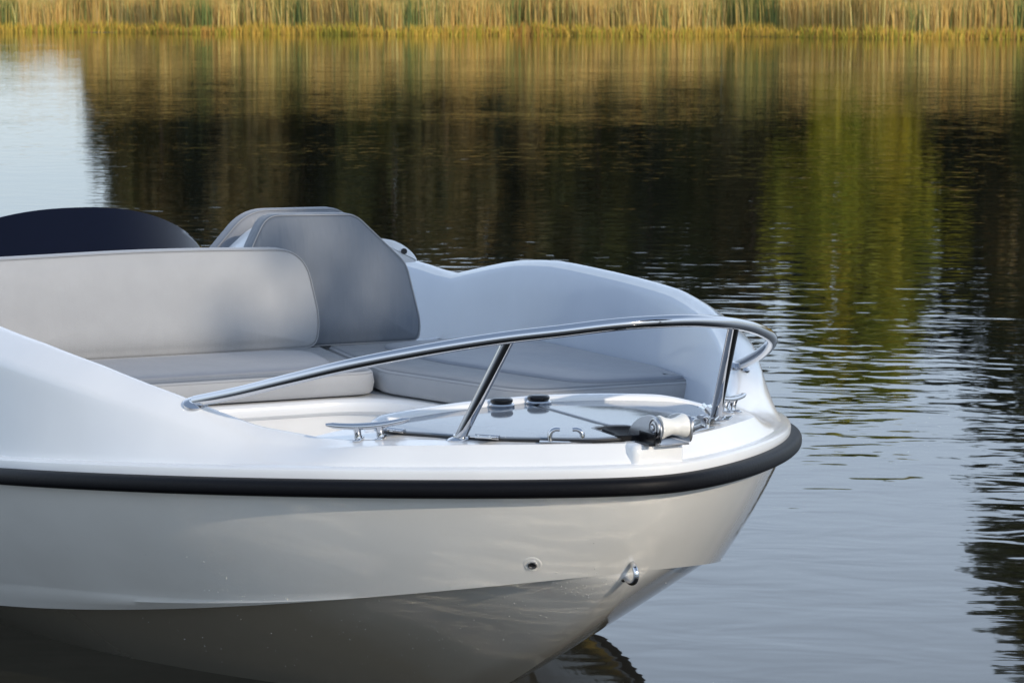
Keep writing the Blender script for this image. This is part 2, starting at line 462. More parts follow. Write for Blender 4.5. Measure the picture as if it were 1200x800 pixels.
# console and smoked windscreen
cb = MB()
co = dens(roundpoly([(3.30, -.98), (3.25, -.40), (3.30, .10), (3.9, .12), (4.1, -.40), (3.9, -1.0)], [.1, .25, .1, .1, .3, .1]), .04)
cb.rings([[V(a, b, z) for a, b in offset(co, d)] for d, z in ((0, -.54), (.02, .05), (.03, .10), (.06, .13), (.10, .14))])
con = part(cb, 'helm_console', M['gelcoat'])
wb = MB(); rows = []; rows2 = []
cy, hw = -.36, .66
for k in range(49):
    e = -1 + 2 * k / 48; y = cy + hw * math.sin(e * math.pi / 2) ; sp = 3.42 + .70 * (1 - math.cos(e * math.pi / 2)) ** 1.0
    top = .06 + .315 * (1 - abs(math.sin(e * math.pi / 2)) ** 2.3) ** .75
    r1, r2 = [], []
    for j in range(13):
        t = j / 12; z = .06 + (top - .06) * t; rake = .55 * (z - .06)
        r1.append(V(sp + rake, y * (1 - .0 * t), z)); r2.append(V(sp + rake + .008, y, z))
    rows.append(r1 + r2[::-1])
wb.grid(rows, closed=True)
part(wb, 'windscreen', M['screen'], con, smooth=50)

# ------------------------------------------------------------------ hatch leaves
hz = lambda y: .012 - .11 * abs(y) ** 2 + .004
def leaf(sg):
    pts = roundpoly([(.735, .006), (.735, .40), (.68, .478), (.60, .475), (.29, .325), (.115, .13), (.10, .06), (.27, .05), (.285, .006)], [.0, .06, .05, .06, .3, .04, .01, .02, .0], 7)
    pts = dens(pts, .03); mb = MB()
    rr = ((0, -.003), (0, .003), (.002, .0045), (.01, .005))
    rings = [[V(a, sg * b, hz(b) + z) for a, b in offset(pts, d)] for d, z in rr]
    mb.grid(rings, closed=True)
    # flat-faceted crown: fill towards the seam in strips
    bm = bmesh.new(); vs = [bm.verts.new(p) for p in rings[-1]]; f = bm.faces.new(vs)
    bmesh.ops.triangulate(bm, faces=[f]); bm.verts.index_update()
    mb.add([v.co[:] for v in bm.verts], [[v.index for v in q.verts] for q in bm.faces]); bm.free()
    o = part(mb, 'hatch_panel', M['hatch'], smooth=60)
    # black gasket showing as a thin line
    g = MB(); pe = offset(pts, -.004); g.tube([V(a, sg * max(.001, b), hz(b) - .001) for a, b in pe] + [V(pe[0][0], sg * max(.001, pe[0][1]), hz(pe[0][1]) - .001)], .0042, 6, caps=False)
    part(g, 'gasket', M['black_matt'], o)
    return o
leaves = {sg: leaf(sg) for sg in (-1, 1)}
# black chain well cut-out
cw = MB(); cp = dens(roundpoly([(.255, .0), (.235, -.045), (.14, -.055), (.10, -.075), (.085, 0), (.10, .075), (.14, .055), (.235, .045)], .02), .02)
cw.rings([[V(a, b, z) for a, b in offset(cp, d)] for d, z in ((0, .008), (0, .0215), (.003, .0235), (.01, .0225), (.02, .017))])
part(cw, 'chain_well', mat('black rubber matting', (.006, .006, .007), .6, Specular_IOR_Level=.15))
# push latches
for (s, y) in ((.715, -.090), (.715, .022)):
    z = hz(y) + .004; sg = -1 if y < 0 else 1
    mt = Matrix.Translation(V(s, y, z))
    lb = MB(); lb.lathe([(.034, 0), (.036, .003), (.036, .006), (.033, .009), (.028, .011), (.0, .011)], mt)
    o = part(lb, 'latch', M['steel'], leaves[sg])
    k = MB(); k.lathe([(.026, .010), (.0295, .0125), (.031, .016), (.0305, .0195), (.026, .0232), (.015, .025), (0.001, .0255)], mt)
    k = k.build('knob', M['black_gloss'], leaves[sg])
# hinges
def hinge(s, y, ang):
    sg = 1 if y > 0 else -1
    mt = Matrix.Translation(V(s, y, hz(y) + .005)) @ Matrix.Rotation(ang, 4, 'Z') @ Matrix.Rotation(R(9) * sg, 4, 'X')
    h = MB()
    h.tube([mt @ Vector((-.033, 0, .003)), mt @ Vector((.033, 0, .003))], .0065, 12)
    for e in (-1, 1):
        h.box((.060, .040, .004), mt @ Matrix.Translation((0, e * .023, .0015)), .001, 1)
        for q in (-.016, .016):
            h.lathe([(.004, .0), (.004, .0035), (.002, .0045)], mt @ Matrix.Translation((q, e * .022, .002)), 10)
    part(h, 'hinge', M['steel'], leaves[sg])
for s, y, a in ((.30, .335, 40), (.575, .468, 22)):
    hinge(s, y, R(-a)); hinge(s, -y, R(a))

# ------------------------------------------------------------------ bow rail
half = [(.035, 0, .315), (.052, .11, .311), (.105, .225, .296), (.198, .340, .275), (.315, .470, .243), (.48, .617, .194), (.66, .715, .140), (.86, .790, .084), (1.035, .850, on_deck(1.035, .850)[0].z - WL + .006)]
pts = [(s, -y, z) for s, y, z in half[::-1]] + half[1:]
rail = MB(); rail.tube([V(*p) for p in spline(pts, 10)], .0162, 22)
bow_rail = part(rail, 'bow_rail', M['steel'], smooth=60)
for sg in (-1, 1):
    a = on_deck(.376, sg * .379)[0]; b = Vector(V(.190, sg * .325, .277))
    p = MB(); p.tube([a, a + (b - a) * .5, b], .0150, 20); part(p, 'post', M['steel'], bow_rail)
    f = MB(); f.lathe([(.030, .0), (.030, .003), (.026, .006), (.015, .009), (.014, .014)], Matrix.Translation(a) @ Matrix.Rotation(R(5) * -sg, 4, 'X'), 28)
    part(f, 'flange', M['steel'], bow_rail)
    # end flange on the sloping coaming
    e, nrm = on_deck(1.035, sg * .850); d = (Vector(V(.86, sg * .79, .084)) - e).normalized()
    q = nrm.to_track_quat('Z', 'Y').to_matrix().to_4x4()
    f = MB(); f.lathe([(.034, -.004), (.034, .003), (.030, .006), (.016, .009), (.014, .012)], Matrix.Translation(e) @ q, 28)
    part(f, 'flange', M['steel'], bow_rail)

# ------------------------------------------------------------------ cleats
def cleat(sg):
    c, nz = on_deck(.577, sg * .540); ax = Vector((.60, -sg * .80, 0)); ax = (ax - nz * ax.dot(nz)).normalized(); ay = nz.cross(ax)
    mt = Matrix.Translation(c) @ Matrix((ax, ay, nz)).transposed().to_4x4()
    k = MB(); n = 13; rows = []
    for i in range(n):
        t = -1 + 2 * i / (n - 1); x = t * .112; z = .036 + .011 * t * t
        ry = .0125 * (1 - .3 * abs(t)); rz = .0092 * (1 - .2 * abs(t))
        if i in (0, n - 1): ry *= .55; rz *= .5
        rows.append([mt @ Vector((x, ry * math.cos(a), z + rz * math.sin(a))) for a in np.linspace(0, 2 * math.pi, 15)[:-1]])
    k.grid(rows, closed=True); k.add(rows[0], [tuple(range(14))]); k.add(rows[-1], [tuple(range(14))])
    o = part(k, 'cleat', M['steel'], smooth=60)
    for x in (-.030, .030):
        l = MB(); l.lathe([(.0115, .004), (.0095, .012), (.0095, .024), (.013, .036)], mt @ Matrix.Translation((x, 0, 0)), 14)
        l.box((.022, .050, .007), mt @ Matrix.Translation((x, 0, .003)), .003, 3)
        for yy in (-.017, .017): l.lathe([(.0055, .006), (.0055, .008), (.003, .0095)], mt @ Matrix.Translation((x, yy, 0)), 10)
        part(l, 'cleat_leg', M['steel'], o, smooth=40)
for sg in (-1, 1): cleat(sg)

# bow chocks: two inward horns on a plate
def chock(s, y, ang):
    mt = Matrix.Translation(on_deck(s, y)[0]) @ Matrix.Rotation(ang, 4, 'Z')
    k = MB(); k.box((.135, .028, .005), mt @ Matrix.Translation((0, 0, .0025)), .002, 2)
    o = part(k, 'chock', M['steel'])
    for e in (-1, 1):
        p = [(e * .040, 0, .003), (e * .041, 0, .016), (e * .038, 0, .027), (e * .028, 0, .033), (e * .016, 0, .033)]
        h = MB(); pts = spline(p, 5); rows = []
        for i, a in enumerate(pts):
            t = i / (len(pts) - 1); b0 = Vector(pts[max(0, i - 1)]); b1 = Vector(pts[min(len(pts) - 1, i + 1)]); d = (b1 - b0).normalized()
            nx = Vector((d.z, 0, -d.x)); w = .014 - .003 * t; th = .0075 - .002 * t
            rows.append([mt @ (Vector(a) + nx * th * math.cos(q) + Vector((0, 1, 0)) * w * math.sin(q)) for q in np.linspace(0, 2 * math.pi, 13)[:-1]])
        h.grid(rows, closed=True); h.add(rows[-1], [tuple(range(12))])
        part(h, 'horn', M['steel'], o, smooth=60)
chock(.165, -.180, R(63)); chock(.19, .215, R(-63))

# ------------------------------------------------------------------ anchor roller on the bow platform
def YM(s, y, z): return Matrix.Translation(V(s, y, z)) @ Matrix.Rotation(R(90), 4, 'X')
ar = MB()
RY = .042
base = Matrix.Translation(V(.085, RY, .0075))
ar.box((.17, .085, .005), base, .002, 1)
root = part(ar, 'anchor_roller', M['steel_worn'])
for y in (RY - .044, RY + .044):
    ck = MB()
    prof = [(-.115, 0), (-.095, .032), (-.05, .058), (.0, .070), (.040, .066), (.060, .045), (.058, .015), (.05, 0)]
    prof = dens(roundpoly([(a, b) for a, b in prof], .02), .012)
    ck.rings([[Vector(V(.05, 0, .010)) + Vector((a, y + dy, b)) for a, b in offset(prof, ins)] for ins, dy in ((.001, -.0025), (0, -.0015), (0, .0015), (.001, .0025))])
    c = part(ck, 'cheek_plate', M['steel_worn'], root)
    e = -1 if y < RY else 1
    wb = MB()
    for r0, r1, h in ((.026, .022, .004), (.016, .012, .006)):
        wb.lathe([(r0, 0), (r0, h), (r1, h + .001), (r1 - .001, h - .003)], Matrix.Translation(V(.020, y + e * .0024, .050)) @ Matrix.Rotation(R(90 if e < 0 else -90), 4, 'X'), 28)
    wb.lathe([(.008, 0), (.008, .009), (.005, .011)], Matrix.Translation(V(.020, y + e * .0024, .050)) @ Matrix.Rotation(R(90 if e < 0 else -90), 4, 'X'), 6)
    part(wb, 'axle_cap', M['steel_worn'], root)
sp = MB()
sp.lathe([(.030, -.038), (.031, -.032), (.0245, -.018), (.0205, 0), (.0245, .018), (.031, .032), (.030, .038)], YM(.020, RY, .050), 32)
part(sp, 'roller', M['nylon'], root, smooth=60)
bk = MB(); bk.box((.075, .006, .030), Matrix.Translation(V(.035, RY - .060, .024)), .001, 1); bk.box((.075, .020, .005), Matrix.Translation(V(.035, RY - .066, .0105)), .001, 1)
part(bk, 'bracket', M['black_gloss'], root)

# ------------------------------------------------------------------ bow eye and drain
be = MB()
bp = Vector(V(.176, 0, -.333)); bn = Vector((.94, 0, -.33)).normalized()
fr = Matrix.Translation(bp) @ bn.to_track_quat('Z', 'Y').to_matrix().to_4x4()
be.rings([[fr @ Vector((.020 * k * math.cos(a), .042 * k * math.sin(a), z)) for a in np.linspace(0, 2 * math.pi, 33)[:-1]] for k, z in ((1, -.012), (1, .004), (.94, .0065), (.5, .0065))])
eye = part(be, 'bow_eye', M['steel'])
ub = MB(); ub.tube([fr @ Vector((0, -.027, .0))] + [fr @ Vector((0, -.027 * math.cos(a), .020 + .036 * math.sin(a))) for a in np.linspace(0, math.pi, 17)] + [fr @ Vector((0, .027, 0))], .0075, 14)
part(ub, 'shackle_loop', M['steel'], eye, smooth=60)

def hull_at(phi, k):
    r = hull_rib(phi); return np.array(r[k])
a = hull_at(.40, 13); a2 = hull_at(.43, 13); a3 = hull_at(.40, 14)
DRAIN = .3
def drain(phi, k):
    p = hull_at(phi, k); t1 = hull_at(phi + .02, k) - p; t2 = hull_at(phi, k + 1) - p
    P = Vector(V(p[0], -p[1], p[2])); T1 = Vector((-t1[0], -t1[1], t1[2])); T2 = Vector((-t2[0], -t2[1], t2[2]))
    n = T1.cross(T2).normalized()
    if n.y > 0: n = -n
    fr = Matrix.Translation(P) @ n.to_track_quat('Z', 'Y').to_matrix().to_4x4()
    d = MB(); d.lathe([(.024, -.004), (.024, .0005), (.021, .0016), (.014, -.0005), (.012, -.003)], fr, 32)
    o = part(d, 'drain_fitting', M['hullgel'], smooth=50)
    d = MB(); d.lathe([(.0115, .0), (.0115, .006), (.0085, .0065), (.0075, .002)], fr, 24); part(d, 'drain_collar', M['steel_worn'], o)
    d = MB(); d.lathe([(.0078, .0), (.0078, .0035)], fr, 20); part(d, 'drain_hole', M['black_matt'], o)
drain(DRAIN, 13)
# beads of spray drying on the hull
drop = mat('water drop', (.5, .49, .47), .04, Coat_Weight=1., Coat_Roughness=.01)
wd_ = MB(); g = random.Random(5)
for i in range(190):
    phi = g.uniform(.12, 1.25); k = g.choice([22, 23, 24, 25, 26, 27, 28, 29, 30, 31, 32] if i % 6 else [10, 14, 15])
    p = hull_at(phi, k); t1 = hull_at(phi + .01, k) - p; t2 = hull_at(phi, k + 1) - p; f_ = g.random(); sg = -1 if g.random() < .93 else 1
    q = p + t2 * f_
    if q[2] < -.88: continue
    n = Vector((-t1[0], sg * t1[1], t1[2])).cross(Vector((-t2[0], sg * t2[1], t2[2])))
    if n.length < 1e-9: continue
    n.normalize()
    if n.y * sg < 0: n = -n
    fr = Matrix.Translation(V(q[0], sg * q[1], q[2])) @ n.to_track_quat('Z', 'Y').to_matrix().to_4x4()
    r = g.uniform(.0008, .0016) * (1.3 if g.random() < .1 else 1)
    wd_.lathe([(r, -.0004), (r * .92, r * .35), (r * .6, r * .62), (r * .1, r * .72)], fr, 8)
o = part(wd_, 'water_droplets', drop, smooth=60, merge=0); o['kind'] = 'stuff'

# ------------------------------------------------------------------ camera
cam_d = bpy.data.cameras.new('camera'); cam = link(bpy.data.objects.new('camera', cam_d))
cam.location = V(-6.102, -3.450, 1.1255)
pitch = math.atan(406.27 / 3323.7)
vd = Vector((-.8953 * math.cos(pitch), .4454 * math.cos(pitch), -math.sin(pitch)))
cam.rotation_euler = vd.to_track_quat('-Z', 'Y').to_euler()
cam_d.lens = 3323.7 / 1200 * 36; cam_d.sensor_width = 36; cam_d.sensor_fit = 'HORIZONTAL'
cam_d.clip_start = .1; cam_d.clip_end = 6000
cam_d.dof.use_dof = True; cam_d.dof.focus_distance = 7.4; cam_d.dof.aperture_fstop = 18
scene.camera = cam
CX, CY = cam.location.x, cam.location.y
def W(r, d, z=0.):                          # metres right of and ahead of the photographer's spot on the shore
    return Vector((CX + .4454 * r - .8953 * d, CY + .8953 * r + .4454 * d, z))
VIEW_ANG = math.atan2(.4454, -.8953)

# ------------------------------------------------------------------ water
def bank_d(r): return 141 - .45 * r + 1.6 * math.sin(r * .21) + 1.1 * math.sin(r * .57 + 1.3) if abs(r) < 200 else 141 - .45 * math.copysign(200, r)
wm = bpy.data.materials.new('lake water'); wm.use_nodes = True
N, L, b = nodes(wm)
b.inputs['Base Color'].default_value = (.012, .011, .007, 1); b.inputs['Roughness'].default_value = .03; b.inputs['IOR'].default_value = 1.333
tc = N.new('ShaderNodeTexCoord')
def wave_layer(scale, along, across, detail, dist, ang, prev=None, mask=None, rough=.5):
    mp = N.new('ShaderNodeMapping'); mp.vector_type = 'TEXTURE' if False else 'POINT'
    mp.inputs['Rotation'].default_value = (0, 0, -ang); mp.inputs['Scale'].default_value = (along, across, 1)
    # rotate first, then scale
    rot = N.new('ShaderNodeVectorRotate'); rot.rotation_type = 'Z_AXIS'; rot.inputs['Angle'].default_value = -ang
    mp.inputs['Rotation'].default_value = (0, 0, 0)
    L.new(tc.outputs['Object'], rot.inputs['Vector']); L.new(rot.outputs[0], mp.inputs['Vector'])
    t = N.new('ShaderNodeTexNoise'); t.inputs['Scale'].default_value = scale; t.inputs['Detail'].default_value = detail; t.inputs['Roughness'].default_value = rough
    t.inputs['Distortion'].default_value = .35
    L.new(mp.outputs[0], t.inputs['Vector'])
    bp = N.new('ShaderNodeBump'); bp.inputs['Distance'].default_value = dist; bp.inputs['Strength'].default_value = 1
    h = t.outputs['Fac']
    if mask is not None:
        mu = N.new('ShaderNodeMath'); mu.operation = 'MULTIPLY'; L.new(h, mu.inputs[0]); L.new(mask, mu.inputs[1]); h = mu.outputs[0]
    L.new(h, bp.inputs['Height'])
    if prev: L.new(prev, bp.inputs['Normal'])
    return bp.outputs[0]
# breeze patches
mpn = N.new('ShaderNodeTexNoise'); mpn.inputs['Scale'].default_value = .12; mpn.inputs['Detail'].default_value = 2
L.new(tc.outputs['Object'], mpn.inputs['Vector'])
mr = N.new('ShaderNodeMapRange'); mr.inputs['From Min'].default_value = .35; mr.inputs['From Max'].default_value = .65; mr.inputs['To Min'].default_value = .5; mr.inputs['To Max'].default_value = 1.3
L.new(mpn.outputs['Fac'], mr.inputs['Value'])
n1 = wave_layer(.9, 1.0, .7, 2, .005, VIEW_ANG + .15, None, mr.outputs[0])
n2 = wave_layer(4.0, 1.0, .55, 2, .0047, VIEW_ANG - .12, n1, mr.outputs[0])
n3 = wave_layer(10., 1.0, .6, 2, .0003, VIEW_ANG + .3, n2, mr.outputs[0])
L.new(n3, b.inputs['Normal'])
w = MB(); w.add([W(-900, -300), W(900, -300), W(900, 700), W(-900, 700)], [(0, 1, 2, 3)])
wo = w.build('water', wm, smooth=0); tag(wo, kind='structure')

# ------------------------------------------------------------------ far bank
gm = mat('bank soil', (.10, .085, .045), .9); vary(gm, (.06, .055, .025), (.16, .13, .06), .8)
g = MB(); rs = np.linspace(-420, 420, 169); rows = []
for d, z in ((0, -.4), (.6, .03), (5, .10), (14, .25), (40, .5), (300, 1.0), (4000, 2.0)):
    rows.append([W(r, bank_d(r) + d, z) for r in rs])
g.grid(rows); tag(g.build('ground', gm), kind='structure')

def tint_mat(name, rough=.7, transl=0.):
    m = mat(name, (.1, .1, .05), rough); N, L, b = nodes(m)
    a = N.new('ShaderNodeAttribute'); a.attribute_name = 'tint'
    L.new(a.outputs['Color'], b.inputs['Base Color'])
    if transl:
        t = N.new('ShaderNodeBsdfTranslucent'); mx = N.new('ShaderNodeMixShader'); mx.inputs[0].default_value = transl
        L.new(a.outputs['Color'], t.inputs['Color']); L.new(b.outputs[0], mx.inputs[1]); L.new(t.outputs[0], mx.inputs[2])
        L.new(mx.outputs[0], N['Material Output'].inputs['Surface'])
    return m
M['blade'] = tint_mat('reed leaves', .7, .25); M['leaf'] = tint_mat('tree leaves', .6, .3)

def raw_mesh(name, verts, faces, tints, m):
    me = bpy.data.meshes.new(name)
    nv, nf, k = len(verts), len(faces), faces.shape[1]
    me.vertices.add(nv); me.vertices.foreach_set('co', verts.astype(np.float32).ravel())
    me.loops.add(nf * k); me.loops.foreach_set('vertex_index', faces.astype(np.int32).ravel())
    me.polygons.add(nf); me.polygons.foreach_set('loop_start', np.arange(0, nf * k, k, dtype=np.int32))
    me.update(calc_edges=True)
    at = me.attributes.new('tint', 'FLOAT_COLOR', 'POINT'); c = np.ones((nv, 4), np.float32); c[:, :3] = tints; at.data.foreach_set('color', c.ravel())
    me.materials.append(m); return me

def blades(n, r0, r1, d0, d1, h0, h1, w, pal, lean, gap=None, zfun=None):
    r = rng.uniform(r0, r1, n); dd = d0 + (d1 - d0) * rng.uniform(0, 1, n) ** 1.3
    if gap: keep = gap(r, dd); r, dd = r[keep], dd[keep]; n = len(r)
    bd = np.array([bank_d(x) for x in r])
    h = rng.uniform(h0, h1, n) * (1 + .22 * np.sin(r * .9) * np.sin(r * .37 + 1) + .10 * np.sin(r * 2.3))
    if zfun is not None: h = h * zfun(r)
    bx = CX + .4454 * r - .8953 * (bd + dd); by = CY + .8953 * r + .4454 * (bd + dd); bz = np.minimum(.03, .0 + dd * .02) - .02
    a = rng.uniform(0, 2 * math.pi, n); ln = np.abs(rng.normal(0, lean, n)) * h
    tx, ty = np.cos(a) * ln, np.sin(a) * ln
    wa = rng.normal(0, .9, n); wx = .4454 * np.cos(wa) * w; wy = .8953 * np.cos(wa) * w
    verts = np.zeros((n, 5, 3))
    for i, (t, ww) in enumerate(((0, .5), (0, -.5), (.55, -.42), (.55, .42), (1, 0))):
        verts[:, i, 0] = bx + tx * t ** 1.8 + wx * ww; verts[:, i, 1] = by + ty * t ** 1.8 + wy * ww; verts[:, i, 2] = bz + h * t * (1 - .12 * (ln / h) * t)
    base = np.arange(n)[:, None] * 5
    f = np.concatenate([base + np.array([[0, 1, 2, 3]]), base + np.array([[3, 2, 4, 4]])])
    tri = np.concatenate([base + np.array([[0, 1, 2]]), base + np.array([[0, 2, 3]]), base + np.array([[3, 2, 4]])])
    # patches of one tone along the bank
    pal = np.array(pal); patch = (np.sin(r * .8 + 2) + .8 * np.sin(r * 1.9 + dd) + .9 * np.sin(r * .31 + 1) + .6 * np.sin(r * 4.3 + 2 * dd) + rng.normal(0, .9, n)) * .5
    idx = np.clip(((patch + 1.6) / 3.2 * len(pal)).astype(int), 0, len(pal) - 1)
    c = pal[idx] * rng.uniform(.65, 1.25, n)[:, None]
    tints = np.repeat(np.minimum(c * np.array((1.38, 1.30, 1.12)), .85), 5, axis=0)
    return verts.reshape(-1, 3), tri, tints
def gap(r, d):                              # thin places where the dark wood shows between the stems
    thin = .45 * (np.sin(r * 1.3 + .6) + np.sin(r * .47 + 2) + np.sin(r * 3.1)) / 1.5
    return ~((np.abs(r - 24.2) < .7) & (d > 1.0) & (rng.uniform(0, 1, len(r)) < .93)) & (rng.uniform(0, 1, len(r)) > thin)
pal = [(.12, .17, .05), (.24, .25, .07), (.40, .31, .09), (.62, .47, .19), (.56, .38, .12), (.42, .28, .09), (.34, .30, .09), (.16, .21, .06)]
v, f, t = blades(52000, -52, 52, .3, 8, 1.7, 2.7, .055, pal, .13, gap)
o = link(bpy.data.objects.new('reeds', raw_mesh('reeds', v, f, t, M['blade'])))
tag(o, 'tall dry golden reeds along the far bank', 'reeds', kind='stuff')
pal = [(.44, .34, .05), (.50, .33, .06), (.36, .32, .04), (.46, .27, .06)]
v, f, t = blades(16000, -52, 52, -.5, 1.2, .25, .75, .05, pal, .35)
o = link(bpy.data.objects.new('sedge', raw_mesh('sedge', v, f, t, M['blade'])))
tag(o, 'short yellow sedge at the foot of the reeds', 'sedge', kind='stuff')

# ------------------------------------------------------------------ trees
bark = mat('bark', (.12, .085, .06), .9); vary(bark, (.07, .05, .035), (.2, .13, .08), 3, stretch=(3, 3, .6))
def crown_mesh(name, seed, h, base, rad, shape, nl, size, pal):
    g = np.random.default_rng(seed); pts = []
    ncl = 90
    cl = []
    for i in range(ncl):
        t = g.uniform(0, 1) ** (1.0 if shape == 'round' else 1.35)
        prof = math.sin(math.pi * (t * .86 + .10)) ** .7 if shape == 'round' else (1 - t * t) ** .5 if shape == 'dome' else (1 - t) ** .85 * .95 + .05
        a = g.uniform(0, 2 * math.pi); q = g.uniform(.25, 1) ** .6 * rad * prof
        cl.append((q * math.cos(a), q * math.sin(a), base + (h - base) * t - (q * .18 if shape != 'round' else 0), g.uniform(.5, 1.15) * rad * (.30 if shape == 'round' else .26)))
    k = g.integers(0, ncl, nl); C = np.array(cl)[k]
    d = g.normal(0, 1, (nl, 3)); d /= np.linalg.norm(d, axis=1)[:, None]; d *= (g.uniform(0, 1, nl) ** .5)[:, None]
    d[:, 2] *= .6
    p = C[:, :3] + d * C[:, 3:4]
    u = g.normal(0, 1, (nl, 3)); u /= np.linalg.norm(u, axis=1)[:, None]; w_ = np.cross(u, g.normal(0, 1, (nl, 3))); w_ /= np.linalg.norm(w_, axis=1)[:, None]
    sz = size * g.uniform(.6, 1.3, nl)[:, None]
    vv = np.stack([p - u * sz, p + w_ * sz * .55, p + u * sz, p - w_ * sz * .55], 1).reshape(-1, 3)
    ff = np.arange(nl * 4).reshape(-1, 4)
    pal = np.array(pal); clt = g.integers(0, len(pal), ncl); c = pal[clt[k]] * g.uniform(.75, 1.25, nl)[:, None]
    return raw_mesh(name, vv, ff, np.repeat(c, 4, 0), M['leaf'])
def trunk_mesh(name, seed, h, r, rad, nb=9):
    g = random.Random(seed); mb = MB(); p = []; x = y = 0
    for i in range(9):
        t = i / 8; p.append((x, y, -.4 + (h + .4) * t)); x += g.uniform(-.12, .12); y += g.uniform(-.12, .12)
    mb.tube(p, [r * (1 - .85 * i / 8) * (1.35 if i == 0 else 1) for i in range(9)], 9)
    for k in range(nb):
        t = g.uniform(.35, .9); j = int(t * 8); b = Vector(p[j]); a = g.uniform(0, 6.28); l = rad * g.uniform(.5, .85)
        e = b + Vector((math.cos(a) * l, math.sin(a) * l, l * g.uniform(.15, .7)))
        mb.tube([b, b.lerp(e, .5) + Vector((0, 0, l * .08)), e], [r * .38 * (1 - t * .6), r * .25 * (1 - t * .6), r * .06], 6)
    me_o = mb.build(name, bark); me = me_o.data; bpy.data.objects.remove(me_o); return me
GREEN = [(.048, .062, .014), (.078, .088, .018), (.032, .042, .012), (.09, .085, .018)]
PINE = [(.022, .036, .018), (.03, .046, .02), (.018, .028, .014)]
BROWN = [(.20, .145, .05), (.14, .11, .035), (.09, .085, .025)]
YEL = [(.44, .41, .025), (.36, .35, .025), (.50, .42, .032), (.27, .30, .025)]
KIND = {
 'pine': (crown_mesh('crown', 1, 15.5, 3.2, 2.3, 'cone', 5200, .40, PINE), trunk_mesh('trunk', 1, 14.5, .19, 1.2)),
 'round': (crown_mesh('crown', 2, 14.5, 2.6, 3.3, 'round', 6000, .42, GREEN), trunk_mesh('trunk', 2, 12.5, .22, 2.2)),
 'brown': (crown_mesh('crown', 3, 13.5, 3.0, 2.6, 'round', 4200, .36, BROWN), trunk_mesh('trunk', 3, 12.2, .17, 1.7)),
 'birch': (crown_mesh('crown', 4, 15.8, 1.8, 3.6, 'round', 14000, .46, YEL), trunk_mesh('trunk', 4, 13.5, .16, 2.0)),
 'big': (crown_mesh('crown', 5, 34.0, 4.0, 7.0, 'round', 14000, .44, GREEN), trunk_mesh('trunk', 5, 30.0, .5, 4.0)),
}
def tree(kind, r, off, sc, rot, name, label, group=None):
    root = empty(name, W(r, bank_d(r) + off, .2)); root.rotation_euler.z = rot; sc *= 1.14 if kind != 'big' else 1.; root.scale = (sc, sc, sc)
    tag(root, label, 'tree', group)
    link(bpy.data.objects.new('crown', KIND[kind][0]), root); link(bpy.data.objects.new('trunk', KIND[kind][1]), root)
    return root
def undergrowth():
    g = np.random.default_rng(11); n = 26000
    r = g.uniform(-26, 62, n); d = g.uniform(7.5, 26, n); hh = (2.6 + 1.6 * np.sin(r * .45) * np.sin(r * .23 + 2) + d * .11) * g.uniform(0, 1, n) ** .8
    hh = hh * np.clip((r + 26) / 11, .08, 1)
    bd = np.array([bank_d(x) for x in r]) + d
    p = np.stack([CX + .4454 * r - .8953 * bd, CY + .8953 * r + .4454 * bd, .2 + hh], 1)
    u = g.normal(0, 1, (n, 3)); u /= np.linalg.norm(u, axis=1)[:, None]; w_ = np.cross(u, g.normal(0, 1, (n, 3))); w_ /= np.linalg.norm(w_, axis=1)[:, None]
    sz = .33 * g.uniform(.6, 1.3, n)[:, None]
    vv = np.stack([p - u * sz, p + w_ * sz * .6, p + u * sz, p - w_ * sz * .6], 1).reshape(-1, 3)
    pal = np.array([(.22, .17, .06), (.15, .135, .04), (.09, .10, .028), (.26, .20, .07), (.11, .11, .034)])
    ix = np.clip(((np.sin(r * .7) + np.sin(r * 1.7 + 1) + g.normal(0, .9, n)) * .9 + 2.5).astype(int), 0, 4)
    c = pal[ix] * g.uniform(.75, 1.25, n)[:, None]
    o = link(bpy.data.objects.new('undergrowth', raw_mesh('undergrowth', vv, np.arange(n * 4).reshape(-1, 4), np.repeat(c, 4, 0), M['leaf'])))
    tag(o, 'brown and green undergrowth of the wood edge behind the reeds', 'undergrowth', kind='stuff')
undergrowth()
tr = random.Random(3)
LAB = {'pine': ('pine_tree', 'dark narrow conifer of the wood behind the reeds, seen mirrored in the lake'),
       'round': ('broadleaf_tree', 'dark green broadleaf tree of the wood behind the reeds, seen mirrored in the lake'),
       'brown': ('bare_tree', 'thin brownish tree of the wood behind the reeds, seen mirrored in the lake')}
row = []
for x, off, sc in ((44, 13, .26), (66, 17, .40), (78, 12, .50), (88, 16, .58), (100, 12, .70), (114, 15, .80), (132, 14, .92)): row.append((['round', 'brown', 'pine'][int(x) % 3], x, off, sc))
for i, x in enumerate(range(150, 1240, 66)): row.append((['round', 'pine', 'round', 'pine', 'round'][i % 5], x, 27 + tr.uniform(0, 9), tr.uniform(.95, 1.12) * (.9 if 860 < x < 1120 else 1)))
for i, x in enumerate(range(146, 900, 62)): row.append((['brown', 'pine', 'brown', 'round', 'pine', 'round'][i % 6], x, 10 + tr.uniform(0, 5), tr.uniform(.85, 1.05)))
for i, x in enumerate(range(126, 1240, 74)): row.append((['pine', 'round', 'pine'][i % 3], x + 20, 18 + tr.uniform(0, 9), tr.uniform(.9, 1.08) * (.92 if 880 < x < 1120 else 1)))
for x in (1120, 1190, 1270, 1350): row.append((tr.choice(['pine', 'brown', 'round']), x, 10 + tr.uniform(0, 4), tr.uniform(.9, 1.1)))
for k, x, off, sc in row:
    r = (x - 600) * .0445
    n, lab = LAB[k]
    tree(k, r, off, sc, tr.uniform(0, 6.28), n, lab, {'pine': 'conifers of the far wood', 'round': 'broadleaf trees of the far wood', 'brown': 'thin brown trees of the far wood'}[k])
